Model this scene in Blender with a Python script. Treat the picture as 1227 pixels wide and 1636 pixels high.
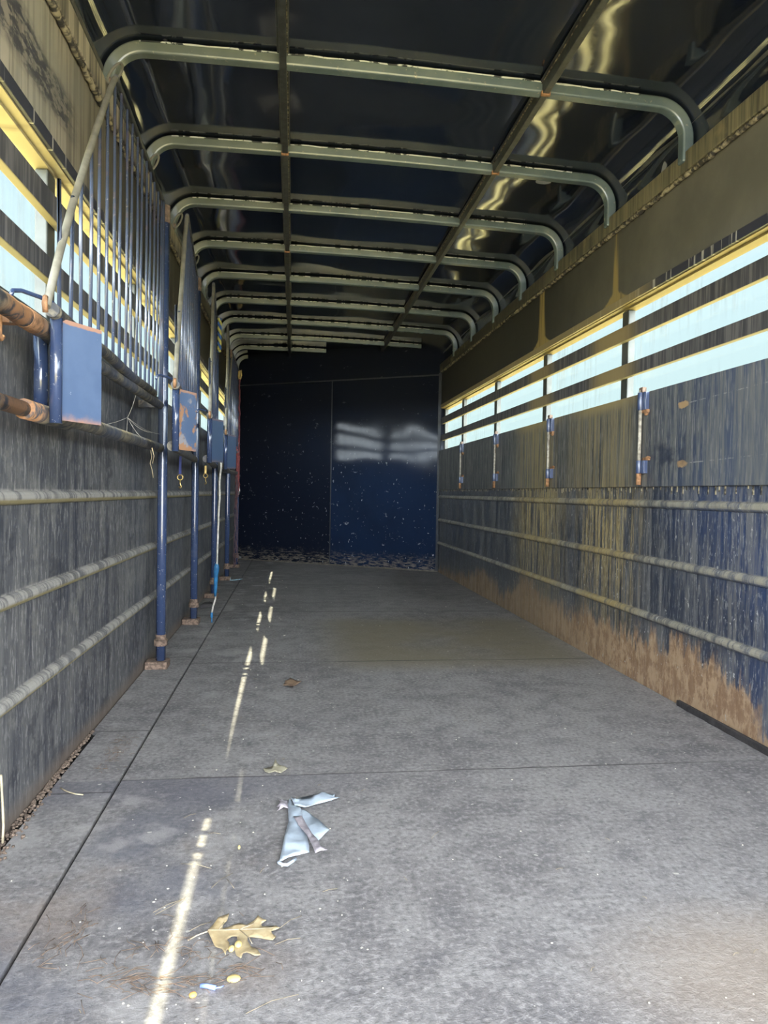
import bpy, math, random
from mathutils import Vector, Matrix, noise
random.seed(7)
for o in list(bpy.data.objects): bpy.data.objects.remove(o, do_unlink=True)
SC = bpy.context.scene; COL = SC.collection

# ------------------------------------------------------------------ camera, light, exposure
W, H = 1227, 1636; F = 1150.0
YAW, PITCH, ROLL = 0.12627, 0.02560, 0.0175
def camera():
    f = Vector((math.sin(YAW)*math.cos(PITCH), math.cos(YAW)*math.cos(PITCH), -math.sin(PITCH)))
    r0 = Vector((math.cos(YAW), -math.sin(YAW), 0)); u0 = r0.cross(f)
    r = r0*math.cos(ROLL)+u0*math.sin(ROLL); u = u0*math.cos(ROLL)-r0*math.sin(ROLL)
    cd = bpy.data.cameras.new('camera'); co = bpy.data.objects.new('camera', cd); COL.objects.link(co)
    m = Matrix((r, u, -f)).transposed().to_4x4(); m.translation = (0, 0, .8); co.matrix_world = m
    cd.sensor_fit = 'VERTICAL'; cd.sensor_height = 36; cd.lens = 36*F/H; cd.clip_start = .02; cd.clip_end = 500
    SC.camera = co
camera()
SUN_STRENGTH = 6.3; SUN_SLOPE = 2.80     # rise over run of the sun, coming from the left
SKY_FRONT = (.235, .295, .295); SKY_REAR = 7.0
EXPOSURE = 1.72
sd = bpy.data.lights.new('sun', 'SUN'); so = bpy.data.objects.new('sun', sd); COL.objects.link(so)
so.rotation_euler = Vector((-1, 0.0, SUN_SLOPE)).to_track_quat('Z', 'Y').to_euler()
so.location = (-4, 3, 9)
sd.energy = SUN_STRENGTH; sd.angle = .013; sd.color = (1, .90, .66)
wd = bpy.data.worlds.new('sky'); SC.world = wd; wd.use_nodes = True
def build_world():
    nt = wd.node_tree; nt.nodes.clear(); N = nt.nodes.new; L = nt.links.new
    out = N('ShaderNodeOutputWorld'); bg = N('ShaderNodeBackground'); L(bg.outputs[0], out.inputs[0])
    tc = N('ShaderNodeTexCoord'); sp = N('ShaderNodeSeparateXYZ'); L(tc.outputs['Generated'], sp.inputs[0])
    # brighter hazy sky towards the rear of the trailer, paler blue ahead and at the horizon
    mr = N('ShaderNodeMapRange'); L(sp.outputs['Y'], mr.inputs[0])
    mr.inputs[1].default_value = .1; mr.inputs[2].default_value = -.6; mr.inputs[3].default_value = 0; mr.inputs[4].default_value = 1
    mz = N('ShaderNodeMapRange'); L(sp.outputs['Z'], mz.inputs[0])
    mz.inputs[1].default_value = 0; mz.inputs[2].default_value = .9; mz.inputs[3].default_value = 0; mz.inputs[4].default_value = 1
    a = N('ShaderNodeMix'); a.data_type = 'RGBA'; L(mz.outputs[0], a.inputs[0])
    a.inputs[6].default_value = (*SKY_FRONT, 1); a.inputs[7].default_value = (.26, .34, .42, 1)
    b = N('ShaderNodeMix'); b.data_type = 'RGBA'; L(mr.outputs[0], b.inputs[0]); L(a.outputs[2], b.inputs[6])
    b.inputs[7].default_value = (SKY_REAR*.93, SKY_REAR*.99, SKY_REAR*1.08, 1)
    L(b.outputs[2], bg.inputs[0]); bg.inputs[1].default_value = 1.0
build_world()
vs = SC.view_settings; vs.view_transform = 'Standard'; vs.look = 'None'; vs.gamma = 1; vs.exposure = EXPOSURE
vs.use_curve_mapping = False

# ------------------------------------------------------------------ node material helpers
class NT:
    def __init__(s, name):
        s.m = bpy.data.materials.new(name); s.m.use_nodes = True; s.t = s.m.node_tree; s.t.nodes.clear()
        s.geo = s.n('ShaderNodeNewGeometry'); s.pos = s.geo.outputs['Position']
        sp = s.n('ShaderNodeSeparateXYZ'); s.l(s.pos, sp.inputs[0]); s.x, s.y, s.z = sp.outputs
    def n(s, k): return s.t.nodes.new(k)
    def l(s, a, b): s.t.links.new(a, b)
    def put(s, sock, v):
        if hasattr(v, 'is_linked') or isinstance(v, bpy.types.NodeSocket): s.l(v, sock)
        elif isinstance(v, tuple) and len(v) == 3 and sock.type == 'RGBA': sock.default_value = (*v, 1)
        else: sock.default_value = v
    def math(s, op, a, b=0.0, clamp=False):
        n = s.n('ShaderNodeMath'); n.operation = op; n.use_clamp = clamp; s.put(n.inputs[0], a); s.put(n.inputs[1], b); return n.outputs[0]
    def noise(s, scale=(1, 1, 1), sc=1.0, det=4, rough=.55, off=(0, 0, 0), dist=0.0):
        v = s.n('ShaderNodeMapping'); s.l(s.pos, v.inputs[0]); v.inputs['Scale'].default_value = scale; v.inputs['Location'].default_value = off
        n = s.n('ShaderNodeTexNoise'); s.l(v.outputs[0], n.inputs['Vector']); n.inputs['Scale'].default_value = sc
        n.inputs['Detail'].default_value = det; n.inputs['Roughness'].default_value = rough; n.inputs['Distortion'].default_value = dist
        return n.outputs[0]
    def ramp(s, v, a, b, lo=0.0, hi=1.0, smooth=True):
        n = s.n('ShaderNodeMapRange'); n.interpolation_type = 'SMOOTHSTEP' if smooth else 'LINEAR'
        s.put(n.inputs[0], v); s.put(n.inputs[1], a); s.put(n.inputs[2], b); s.put(n.inputs[3], lo); s.put(n.inputs[4], hi); return n.outputs[0]
    def mix(s, f, a, b):
        n = s.n('ShaderNodeMix'); n.data_type = 'RGBA'; s.put(n.inputs[0], f); s.put(n.inputs[6], a); s.put(n.inputs[7], b); return n.outputs[2]
    def mul(s, *a):
        r = a[0]
        for b in a[1:]: r = s.math('MULTIPLY', r, b)
        return r
    def band(s, v, c, w, soft=None):     # 1 inside c+-w, falling over soft
        d = s.math('ABSOLUTE', s.math('SUBTRACT', v, c)); soft = soft or w*.5
        return s.ramp(d, w+soft, w)
    def curve(s, v, pts):                # piecewise height as a function of v through a float curve
        n = s.n('ShaderNodeFloatCurve'); lo, hi = pts[0][0], pts[-1][0]
        s.put(n.inputs['Value'], s.ramp(v, lo, hi, 0, 1, False))
        c = n.mapping.curves[0]; q = [((a-lo)/(hi-lo), b) for a, b in pts]
        c.points[0].location = q[0]; c.points[1].location = q[-1]
        for a in q[1:-1]: c.points.new(*a)
        n.mapping.update(); return n.outputs[0]
    def bsdf(s, col, rough=.6, metal=0.0, spec=.5, bump=None, bstr=.3, bdist=.01, coat=0.0):
        b = s.n('ShaderNodeBsdfPrincipled'); o = s.n('ShaderNodeOutputMaterial'); s.l(b.outputs[0], o.inputs[0])
        s.put(b.inputs['Base Color'], col); s.put(b.inputs['Roughness'], rough); s.put(b.inputs['Metallic'], metal)
        b.inputs['Specular IOR Level'].default_value = spec; b.inputs['Coat Weight'].default_value = coat
        if bump is not None:
            q = s.n('ShaderNodeBump'); q.inputs['Strength'].default_value = bstr; q.inputs['Distance'].default_value = bdist
            s.l(bump, q.inputs['Height']); s.l(q.outputs[0], b.inputs['Normal'])
        s.b = b; return s.m

def plain(name, col, rough=.6, metal=0.0, var=.25, vs_=30, spec=.5, bump=0.0):
    t = NT(name); n = t.noise(sc=vs_, det=5)
    c = t.mix(t.ramp(n, .35, .65), tuple(x*(1-var) for x in col), tuple(min(1, x*(1+var)) for x in col))
    return t.bsdf(c, rough, metal, spec, bump=n if bump else None, bstr=bump)

YLW = (.34, .26, .11); DUST = (.20, .195, .18)

def mat_right_lower():
    t = NT('right_wall_blue_paint_dirty')
    big = t.noise((1, 1.2, 1.5), 1.0, 3); streak = t.math('ADD', t.math('MULTIPLY', t.noise((1, 75, 5.5), 1.0, 5, .7), .6), t.math('MULTIPLY', t.noise((1, 24, 1.0), 1.0, 4, .6, (0, 7, 2)), .4)); fine = t.noise((1, 140, 26), 1.0, 4, .65, (3, 0, 0))
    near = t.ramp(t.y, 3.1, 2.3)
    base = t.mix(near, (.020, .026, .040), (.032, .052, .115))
    base = t.mix(t.mul(t.ramp(big, .4, .65), .8), base, (.034, .040, .055))
    dust_or_light = t.mul(t.ramp(streak, .45, .60), .60)
    c = t.mix(dust_or_light, base, DUST)
    c = t.mix(t.mul(t.ramp(fine, .54, .64), .5), c, (.30, .30, .28))
    # tan wash-down below the window posts
    pat = t.math('MAXIMUM', t.band(t.y, 3.32, .14, .35), t.mul(t.band(t.y, 4.3, .16, .5), .9))
    st = t.ramp(t.noise((1, 62, 2.2), 1.0, 5, .75, (0, 5, 0)), .46, .54)
    hz = t.ramp(t.z, .15, .7, .35, 1)
    c = t.mix(t.mul(pat, st, hz, .95), c, t.mix(t.ramp(fine, .4, .6), (.24, .185, .08), (.44, .35, .17)))
    # dust lying on the pressed ridges
    rib = t.math('MAXIMUM', t.math('MAXIMUM', t.band(t.z, .780, .008, .010), t.band(t.z, .541, .008, .010)), t.band(t.z, .305, .008, .010))
    rb = t.ramp(t.noise((1, 30, 8), 1.0, 4, .7, (0, 9, 0)), .38, .58, .2, 1.0)
    c = t.mix(t.mul(rib, rb), c, t.mix(pat, (.30, .28, .22), (.36, .28, .13)))
    # rust creeping up from the floor
    edge = t.curve(t.y, [(1.0, .02), (2.05, .05), (2.15, .12), (2.3, .20), (2.65, .24), (3.1, .2), (3.6, .2), (4.2, .2), (4.5, .26), (5.0, .12), (5.6, .22), (5.9, .14), (6.4, .10), (7.4, .08)])
    nz = t.noise((1, 9, 5), 1.0, 6, .7); n2 = t.noise((1, 55, 9), 1.0, 3, .6, (0, 2, 0))
    zz = t.math('ADD', t.z, t.math('ADD', t.math('MULTIPLY', t.math('SUBTRACT', nz, .5), .30), t.math('MULTIPLY', t.math('SUBTRACT', n2, .5), .24)))
    rust = t.ramp(t.math('SUBTRACT', zz, edge), .03, -.05)
    rcol = t.mix(t.ramp(t.noise((1, 26, 16), 1.0, 5, .7), .4, .6), (.24, .145, .08), (.40, .275, .165))
    rcol = t.mix(t.ramp(t.y, 3.0, 4.6, 0, .6), rcol, (.17, .13, .08))
    c = t.mix(t.mul(rust, .93), c, rcol)
    # chips and scrapes
    chip = t.ramp(t.noise((1, 55, 38), 1.0, 4, .6, (0, 1, 4)), .655, .69)
    c = t.mix(t.mul(chip, .75), c, (.42, .42, .38))
    return t.bsdf(c, t.ramp(dust_or_light, 0, .5, .38, .7), bump=streak, bstr=.15)

def mat_right_mid():
    t = NT('right_rail_panel_dirty')
    streak = t.math('ADD', t.math('MULTIPLY', t.noise((1, 80, 5), 1.0, 5, .7), .6), t.math('MULTIPLY', t.noise((1, 26, 1.0), 1.0, 4, .6, (0, 7, 2)), .4)); big = t.noise((1, 1.5, 2), 1.0, 4)
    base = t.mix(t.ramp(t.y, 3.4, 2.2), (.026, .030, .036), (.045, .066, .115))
    c = t.mix(t.mul(t.ramp(streak, .42, .60), .7), base, (.20, .195, .165))
    c = t.mix(t.mul(t.ramp(t.noise((1, 150, 12), 1.0, 3), .55, .64), .5), c, (.30, .29, .26))
    c = t.mix(t.mul(t.ramp(big, .45, .7), .5), c, (.13, .135, .13))
    pat = t.math('MAXIMUM', t.band(t.y, 3.35, .12, .45), t.band(t.y, 4.3, .16, .4))
    st = t.ramp(t.noise((1, 36, .7), 1.0, 4, .65, (0, 5, 0)), .36, .62)
    c = t.mix(t.mul(pat, t.math('MAXIMUM', t.mul(st, t.ramp(t.noise((1, 70, 3), 1.0, 5, .75), .42, .55, .35, 1)), t.ramp(t.z, 1.17, 1.25)), .9), c, YLW)
    # bare rusty patches with pale scratches running off them
    for (yy, zz) in ((2.62, 1.163), (2.62, .934)):
        n = t.noise((1, 40, 60), 1.0, 3)
        d = t.math('SQRT', t.math('ADD', t.math('POWER', t.math('SUBTRACT', t.y, yy), 2.0), t.math('POWER', t.math('MULTIPLY', t.math('SUBTRACT', t.z, zz), 2.6), 2.0)))
        c = t.mix(t.ramp(t.math('ADD', d, t.math('MULTIPLY', n, .04)), .062, .05), c, (.40, .26, .13))
        ln = t.mul(t.band(t.math('SUBTRACT', t.z, t.math('MULTIPLY', t.math('SUBTRACT', yy, t.y), .02)), zz+.002, .0012, .0015), t.ramp(t.y, yy-.02, yy-.06), t.ramp(t.noise((1, 22, 30), 1.0, 4, .7), .47, .58))
        c = t.mix(t.mul(ln, .65), c, (.36, .35, .31))
    blot = t.mul(t.band(t.y, 2.72, .05, .14), t.band(t.z, .98, .02, .07), t.ramp(t.noise((1, 8, 12), 1.0, 4), .4, .6))
    c = t.mix(t.mul(blot, .8), c, (.02, .028, .05))
    return t.bsdf(c, .55, bump=streak, bstr=.12)

def mat_upper(name, side):
    t = NT(name)
    n1 = t.noise((1, 2.2, 2.2), 1.0, 6, .6); st = t.noise((1, 42, .9), 1.0, 4, .6); fib = t.noise((1, 20, 60), 1.0, 4, .6)
    if side > 0:
        dark = t.mix(t.ramp(t.y, 4.4, 2.2), (.020, .021, .020), (.10, .095, .075))  # lighter towards the rear: incoming light painted into the panel colour
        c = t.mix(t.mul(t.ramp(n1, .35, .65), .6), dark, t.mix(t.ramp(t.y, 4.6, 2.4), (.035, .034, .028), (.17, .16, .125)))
        for yy, w in ((3.28, .006), (4.3, .035)):
            flare = t.math('ADD', t.ramp(t.z, 2.05, 1.72, w, w+.022), t.ramp(t.z, 1.78, 1.70, 0, .12))
            d = t.math('ABSOLUTE', t.math('SUBTRACT', t.y, yy))
            m = t.mul(t.ramp(t.math('ADD', t.math('SUBTRACT', d, flare), t.math('MULTIPLY', t.math('SUBTRACT', st, .5), .06)), .018, -.008), t.ramp(st, .35, .5, .55, 1))
            c = t.mix(t.mul(m, .9), c, (.33, .245, .085))
    else:
        dust_or_light = t.ramp(t.y, 3.1, 1.6)  # tan dust, painted paler near the rear for light from the opening
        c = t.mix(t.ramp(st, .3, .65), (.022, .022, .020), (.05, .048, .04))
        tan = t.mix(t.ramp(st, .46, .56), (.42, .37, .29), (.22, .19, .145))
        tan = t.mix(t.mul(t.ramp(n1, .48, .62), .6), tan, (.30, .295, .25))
        c = t.mix(t.mul(dust_or_light, .92), c, tan)
        # dark scuffed smear where animals rub
        sm = t.math('ADD', t.math('MULTIPLY', t.math('SUBTRACT', n1, .5), .18), t.z)
        m = t.mul(t.ramp(t.math('ADD', sm, t.math('MULTIPLY', t.math('SUBTRACT', t.y, 2.1), .12)), 1.955, 1.90), t.ramp(t.z, 1.775, 1.825), t.ramp(t.y, 2.32, 2.12))
        c = t.mix(t.mul(m, t.ramp(fib, .42, .56, .45, 1), .95), c, (.040, .042, .055))
    return t.bsdf(c, .6, bump=n1, bstr=.1)

def mat_ledge(name, side):
    t = NT(name); st = t.noise((1, 45, 1.2), 1.0, 4, .6); n = t.noise((1, 8, 8), 1.0, 4)
    a, b = ((.055, .052, .036), (.21, .185, .11)) if side > 0 else ((.07, .065, .05), (.40, .35, .26))
    c = t.mix(t.ramp(st, .35, .65), a, b)
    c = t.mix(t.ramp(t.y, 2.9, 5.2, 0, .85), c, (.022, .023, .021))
    c = t.mix(t.mul(t.ramp(n, .55, .7), .5), c, (.27, .22, .12))
    return t.bsdf(c, .55)

def mat_bead(name, col):
    t = NT(name); n = t.noise((1, 50, 50), 1.0, 4)
    return t.bsdf(t.mix(t.ramp(n, .42, .62), (.04, .036, .03), col), .8, bump=n, bstr=.8, bdist=.01)

def mat_left_lower():
    t = NT('left_wall_grey_weathered')
    big = t.noise((1, 1.4, 1.8), 1.0, 4); streak = t.math('ADD', t.math('MULTIPLY', t.noise((1, 60, 6), 1.0, 5, .7), .6), t.math('MULTIPLY', t.noise((1, 20, 1.2), 1.0, 4, .6, (0, 7, 2)), .4)); fine = t.noise((1, 120, 24), 1.0, 4, .65)
    c = t.mix(t.ramp(big, .35, .65), (.040, .044, .056), (.090, .090, .092))
    c = t.mix(t.mul(t.ramp(streak, .46, .60), .6), c, (.15, .148, .14))
    c = t.mix(t.mul(t.ramp(fine, .54, .63), .55), c, (.27, .265, .25))
    mot = t.noise((1, 5, 6), 1.0, 6, .7, (0, 3, 1)); c = t.mix(t.mul(t.ramp(mot, .55, .68), .45), c, (.21, .205, .18)); c = t.mix(t.mul(t.ramp(mot, .46, .36), .6), c, (.022, .024, .032))
    c = t.mix(t.mul(t.ramp(streak, .48, .38), .6), c, (.026, .029, .042))
    for z0 in (.775, .536, .300):
        up = t.band(t.z, z0+.007, .008, .009); lo = t.band(t.z, z0-.010, .003, .005)
        rb = t.ramp(t.noise((1, 26, 8), 1.0, 4, .7, (0, z0*9, 0)), .42, .56, .25, 1.0)
        c = t.mix(t.mul(up, rb), c, (.31, .295, .26)); c = t.mix(t.mul(lo, .8), c, (.27, .225, .10))
    c = t.mix(t.mul(t.ramp(t.math('ADD', t.z, t.math('MULTIPLY', big, .06)), .10, .03), .8), c, (.15, .115, .085))
    return t.bsdf(c, .6, bump=streak, bstr=.2)

def mat_slat():
    t = NT('window_slat_dirty_paint'); st = t.noise((1, 60, 3), 1.0, 4, .6)
    pat = t.mul(t.math('MAXIMUM', t.band(t.y, 3.3, .10, .22), t.mul(t.band(t.y, 4.3, .08, .22), .8)), t.ramp(t.x, 0, .1))
    c = t.mix(t.ramp(st, .4, .65), (.045, .044, .046), (.14, .13, .118))
    c = t.mix(t.mul(pat, .9), c, (.30, .22, .09))
    dn = t.n('ShaderNodeSeparateXYZ'); t.l(t.geo.outputs['Normal'], dn.inputs[0])
    c = t.mix(t.ramp(dn.outputs[2], -.5, -.9), c, (.25, .215, .12))   # undersides: yellow dirt with the sunlit ground's bounce painted in
    return t.bsdf(c, .6)

def mat_header():
    t = NT('window_header_bounce_tint'); n = t.noise((1, 9, 9), 1.0, 5)
    c = t.mix(t.ramp(n, .55, .75), (.32, .275, .16), (.15, .115, .06))  # yellow bounce from the sunlit ground painted into the header colour
    return t.bsdf(t.mix(t.ramp(t.x, 0, .1), c, (.20, .15, .05)), .6)  # right header painted darker, since it faces shaded ground
def mat_lip():
    t = NT('window_lip_dark_with_drips'); n = t.noise((1, 50, 1), 1.0, 3)
    c = t.mix(t.ramp(n, .6, .64), (.03, .032, .045), (.42, .40, .34))
    pat = t.mul(t.ramp(t.x, 0, .1), t.math('MAXIMUM', t.band(t.y, 3.3, .2, .3), t.ramp(t.y, 2.9, 3.5)))
    return t.bsdf(t.mix(t.mul(pat, .85), c, (.30, .235, .11)), .5)
def mat_post_grey():
    return plain('window_post_grey_green', (.055, .060, .052), .45, var=.2, vs_=12)

def mat_ceiling():
    t = NT('ceiling_glossy_navy_paint')
    n = t.noise((1, 1, 1), 3.0, 4); f = t.noise((1, 1, 1), 60, 3)
    c = t.mix(t.ramp(n, .3, .7), (.011, .015, .026), (.015, .020, .034))
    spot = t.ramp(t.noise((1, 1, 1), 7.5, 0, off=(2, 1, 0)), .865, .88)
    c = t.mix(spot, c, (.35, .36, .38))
    return t.bsdf(c, t.ramp(f, .3, .7, .07, .10), spec=1.0)

def mat_bow():
    t = NT('roof_bow_teal_grey_paint'); n = t.noise((6, 3, 6), 1.0, 5); d = t.noise((60, 60, 60), 1.0, 4)
    c = t.mix(t.ramp(n, .35, .65), (.085, .12, .13), (.12, .155, .155))
    c = t.mix(t.mul(t.ramp(t.x, .4, -.6), .4), c, (.17, .175, .12))
    c = t.mix(t.mul(t.ramp(d, .64, .70), .5), c, (.30, .28, .22))
    return t.bsdf(c, .26, spec=.7)
def mat_bow_edge():
    t = NT('chipped_white_bead'); n = t.noise((26, 26, 26), 1.0, 4)
    return t.bsdf(t.mix(t.ramp(n, .44, .5), (.02, .025, .03), (.62, .66, .62)), .6)

def mat_far(name, blue):
    t = NT(name)
    n = t.noise((1, 1, 1), 1.6, 4); f = t.noise((1, 1, 1), 30, 5, .6)
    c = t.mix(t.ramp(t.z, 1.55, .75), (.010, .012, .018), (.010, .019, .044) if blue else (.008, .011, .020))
    c = t.mix(t.mul(t.ramp(n, .45, .7), .5), c, (.008, .011, .020))
    sc = t.ramp(t.noise((9, 9, 16), 1.0, 6, .75, (3, 1, 0)), .635, .68)
    sc = t.mul(sc, t.ramp(t.z, 1.5, .2, .25, 1))
    sp = t.ramp(t.noise((40, 40, 26), 1.0, 2, .5), .70, .73)
    c = t.mix(t.mul(t.math('MAXIMUM', sc, t.mul(sp, t.ramp(t.z, 1.7, .6))), .7), c, (.33, .35, .36))
    low = t.mul(t.ramp(t.math('ADD', t.z, t.math('MULTIPLY', f, .22)), .30, .14), t.ramp(t.noise((14, 14, 60), 1.0, 4, .7), .45, .6))
    c = t.mix(t.mul(low, .75), c, (.17, .15, .12))
    return t.bsdf(c, t.ramp(f, .3, .7, .08, .12), spec=.16, bump=t.noise((1, 1, 1), 1.5, 1), bstr=.35, bdist=.05)

def mat_mat():
    t = NT('rubber_stall_mat_dusty')
    big = t.noise((1, 1, 1), 1.7, 4, .55); mid = t.noise((1, 1.0, 1), 11, 5, .6); fine = t.noise((1, 1, 1), 75, 4, .65); grain = t.noise((1, 1, 1), 260, 2)
    c = t.mix(t.ramp(big, .32, .68), (.148, .140, .139), (.228, .217, .211))
    c = t.mix(t.mul(t.ramp(mid, .42, .62), .5), c, (.27, .26, .25))
    c = t.mix(t.mul(t.ramp(mid, .48, .30), .5), c, (.105, .103, .108))
    c = t.mix(t.mul(t.ramp(fine, .50, .64), .5), c, (.36, .345, .33))
    c = t.mix(t.mul(t.ramp(fine, .47, .36), .55), c, (.09, .087, .088))
    # mats darker towards the far end, tan mud wash on the second mat from the front wall
    c = t.mix(t.ramp(t.y, 3.38, 6.5, 0, .35), c, (.075, .072, .065))
    sw = t.mul(t.band(t.x, .85, .45, .35), t.band(t.y, 3.9, .45, .35), t.ramp(big, .25, .55, .4, 1))
    c = t.mix(t.mul(sw, .75), c, (.17, .145, .085))
    # bluish dark patches and pale scuffs around the near left
    dk = t.mul(t.ramp(t.noise((1, 1, 1), 2.6, 4, .5, (4, 4, 0)), .50, .66), t.ramp(t.x, .25, -.1), t.ramp(t.y, 2.1, 1.7))
    c = t.mix(t.mul(dk, .65), c, (.10, .105, .13))
    jn = t.mul(t.band(t.y, 2.0, .05, .12), t.ramp(t.x, .35, -.2), t.ramp(t.y, 2.035, 2.025))
    c = t.mix(t.mul(jn, .45), c, (.10, .10, .125))
    pl = t.mul(t.ramp(t.noise((1, 1, 1), 4.2, 5, .65, (7, 1, 0)), .52, .66), t.ramp(t.x, .1, -.2))
    c = t.mix(t.mul(pl, .6), c, (.36, .345, .33))
    br = t.mul(t.ramp(t.noise((1, 1, 1), 3.0, 5, .6, (1, 8, 0)), .52, .68), t.ramp(t.x, .1, -.1), t.ramp(t.y, 2.2, 1.5))
    c = t.mix(t.mul(br, .4), c, (.21, .155, .115))
    # warm patch of reflected light painted at the near right corner
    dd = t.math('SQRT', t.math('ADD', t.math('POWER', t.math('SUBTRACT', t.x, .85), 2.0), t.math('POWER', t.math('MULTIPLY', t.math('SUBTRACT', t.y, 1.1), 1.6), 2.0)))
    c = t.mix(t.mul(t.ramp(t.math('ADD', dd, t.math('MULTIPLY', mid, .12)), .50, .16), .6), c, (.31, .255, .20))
    wh = t.ramp(t.noise((1, 1, 1), 48, 1, .5, (5, 5, 0)), .765, .785)
    c = t.mix(t.mul(wh, .75), c, (.55, .52, .46))
    for yy in (2.03, 3.395, 4.83, 6.25):
        ys = t.math('ADD', t.y, t.math('MULTIPLY', t.math('SUBTRACT', mid, .5), .012))
        c = t.mix(t.mul(t.band(ys, yy, .0016*yy/2, .004), t.ramp(t.x, -.47, -.455), t.ramp(big, .3, .6, .45, 1)), c, (.055, .05, .05))
    for yy in (1.953, 2.448, 3.52, 4.7, 6.2):
        c = t.mix(t.mul(t.band(t.y, yy, .0018*yy/2, .003), t.ramp(t.x, -.455, -.47), .8), c, (.045, .043, .043))
    return t.bsdf(c, .72, spec=.35, bump=t.math('ADD', fine, t.math('MULTIPLY', grain, .5)), bstr=.35, bdist=.006)

def mat_blue(name, col=(.035, .065, .16), worn=.5, rough=.3, rust=0.0):
    t = NT(name); n = t.noise((1, 1, 1), 85, 5, .65); m = t.noise((1, 1, 1), 12, 4)
    c = t.mix(t.mul(t.ramp(n, .62, .68), worn), col, (.30, .31, .32))
    c = t.mix(t.mul(t.ramp(m, .5, .7), .35), c, (.08, .095, .125))
    if rust: c = t.mix(t.mul(t.ramp(t.noise((1, 1, 1), 16, 5, .65, (3, 3, 3)), .56, .62), rust), c, (.34, .17, .07))
    return t.bsdf(c, rough, spec=.9)

def mat_rail(name, rusty):
    t = NT(name); n = t.noise((20, 34, 20), 1.0, 5, .65, dist=.8); m = t.noise((1, 1, 1), 7, 4)
    c = t.mix(t.ramp(n, .42, .62), (.035, .036, .040), (.20, .175, .12))
    if rusty: c = t.mix(t.mul(t.band(t.y, 1.58, .07, .08), t.ramp(n, .4, .55), .85), c, (.30, .14, .055))
    dn = t.n('ShaderNodeSeparateXYZ'); t.l(t.geo.outputs['Normal'], dn.inputs[0])
    c = t.mix(t.mul(t.ramp(m, .45, .6), t.ramp(t.y, 2.0, 2.3), .6), c, (.04, .055, .10))
    return t.bsdf(c, .5)

def mat_shoulder():
    t = NT('shoulder_plate_blue_rust_edges')
    tc = t.n('ShaderNodeTexCoord'); sp = t.n('ShaderNodeSeparateXYZ'); t.l(tc.outputs['Object'], sp.inputs[0])
    oz = sp.outputs[2]; oy = sp.outputs[1]
    oi = t.n('ShaderNodeObjectInfo'); rnd = oi.outputs['Random']
    n = t.noise((1, 1, 1), 40, 5, .65); b = t.noise((1, 1, 1), 9, 5, .6)
    c = t.mix(t.ramp(b, .3, .7), (.072, .112, .20), (.095, .14, .235))
    c = t.mix(t.mul(t.ramp(n, .70, .74), .8), c, (.42, .45, .5))
    lowz = t.ramp(t.math('ADD', oz, t.math('MULTIPLY', n, .03)), .985, .963)
    top = t.ramp(t.math('SUBTRACT', oz, t.math('MULTIPLY', n, .01)), 1.166, 1.170)
    c = t.mix(t.mul(t.math('MAXIMUM', lowz, top), .85), c, (.40, .21, .12))
    # the second plate along is scraped and rust-stained
    two = t.band(t.y, 2.95, .25, .1)
    c = t.mix(t.mul(two, t.ramp(b, .5, .56), .85), c, (.30, .28, .28)); 
    c = t.mix(t.mul(two, t.ramp(t.noise((1, 1, 1), 13, 4, .6, (4, 2, 7)), .54, .58), .9), c, (.36, .18, .08))
    c = t.mix(t.ramp(t.y, 3.4, 3.8, 0, .7), c, (.025, .05, .10))
    return t.bsdf(c, .38, spec=.5)

def mat_glass():
    t = NT('dusty_clear_pane'); o = t.n('ShaderNodeOutputMaterial'); tr = t.n('ShaderNodeBsdfTransparent'); df = t.n('ShaderNodeBsdfDiffuse'); gl = t.n('ShaderNodeBsdfGlossy')
    df.inputs[0].default_value = (.6, .6, .58, 1); gl.inputs['Roughness'].default_value = .05; tr.inputs[0].default_value = (.97, 1, .99, 1)
    st = t.noise((1, 34, 2.5), 1.0, 4, .6); b = t.noise((1, 2, 3), 1.0, 3)
    f = t.mul(t.ramp(st, .45, .75), t.ramp(b, .45, .62, .05, 1), .16)
    m1 = t.n('ShaderNodeMixShader'); t.l(f, m1.inputs[0]); t.l(tr.outputs[0], m1.inputs[1]); t.l(df.outputs[0], m1.inputs[2])
    m2 = t.n('ShaderNodeMixShader'); m2.inputs[0].default_value = .04; t.l(m1.outputs[0], m2.inputs[1]); t.l(gl.outputs[0], m2.inputs[2])
    t.l(m2.outputs[0], o.inputs[0]); return t.m

def mat_ground():
    t = NT('dry_grass_ground'); n = t.noise((1, 1, 1), 1.5, 6); f = t.noise((1, 1, 1), 30, 4)
    c = t.mix(t.ramp(n, .35, .65), (.50, .40, .15), (.58, .48, .22)); return t.bsdf(t.mix(t.mul(f, .4), c, (.3, .27, .1)), .9)

def mat_leaf(name, a, b):
    t = NT(name); n = t.noise((1, 1, 1), 60, 5)
    return t.bsdf(t.mix(t.ramp(n, .35, .65), a, b), .6)

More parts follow.
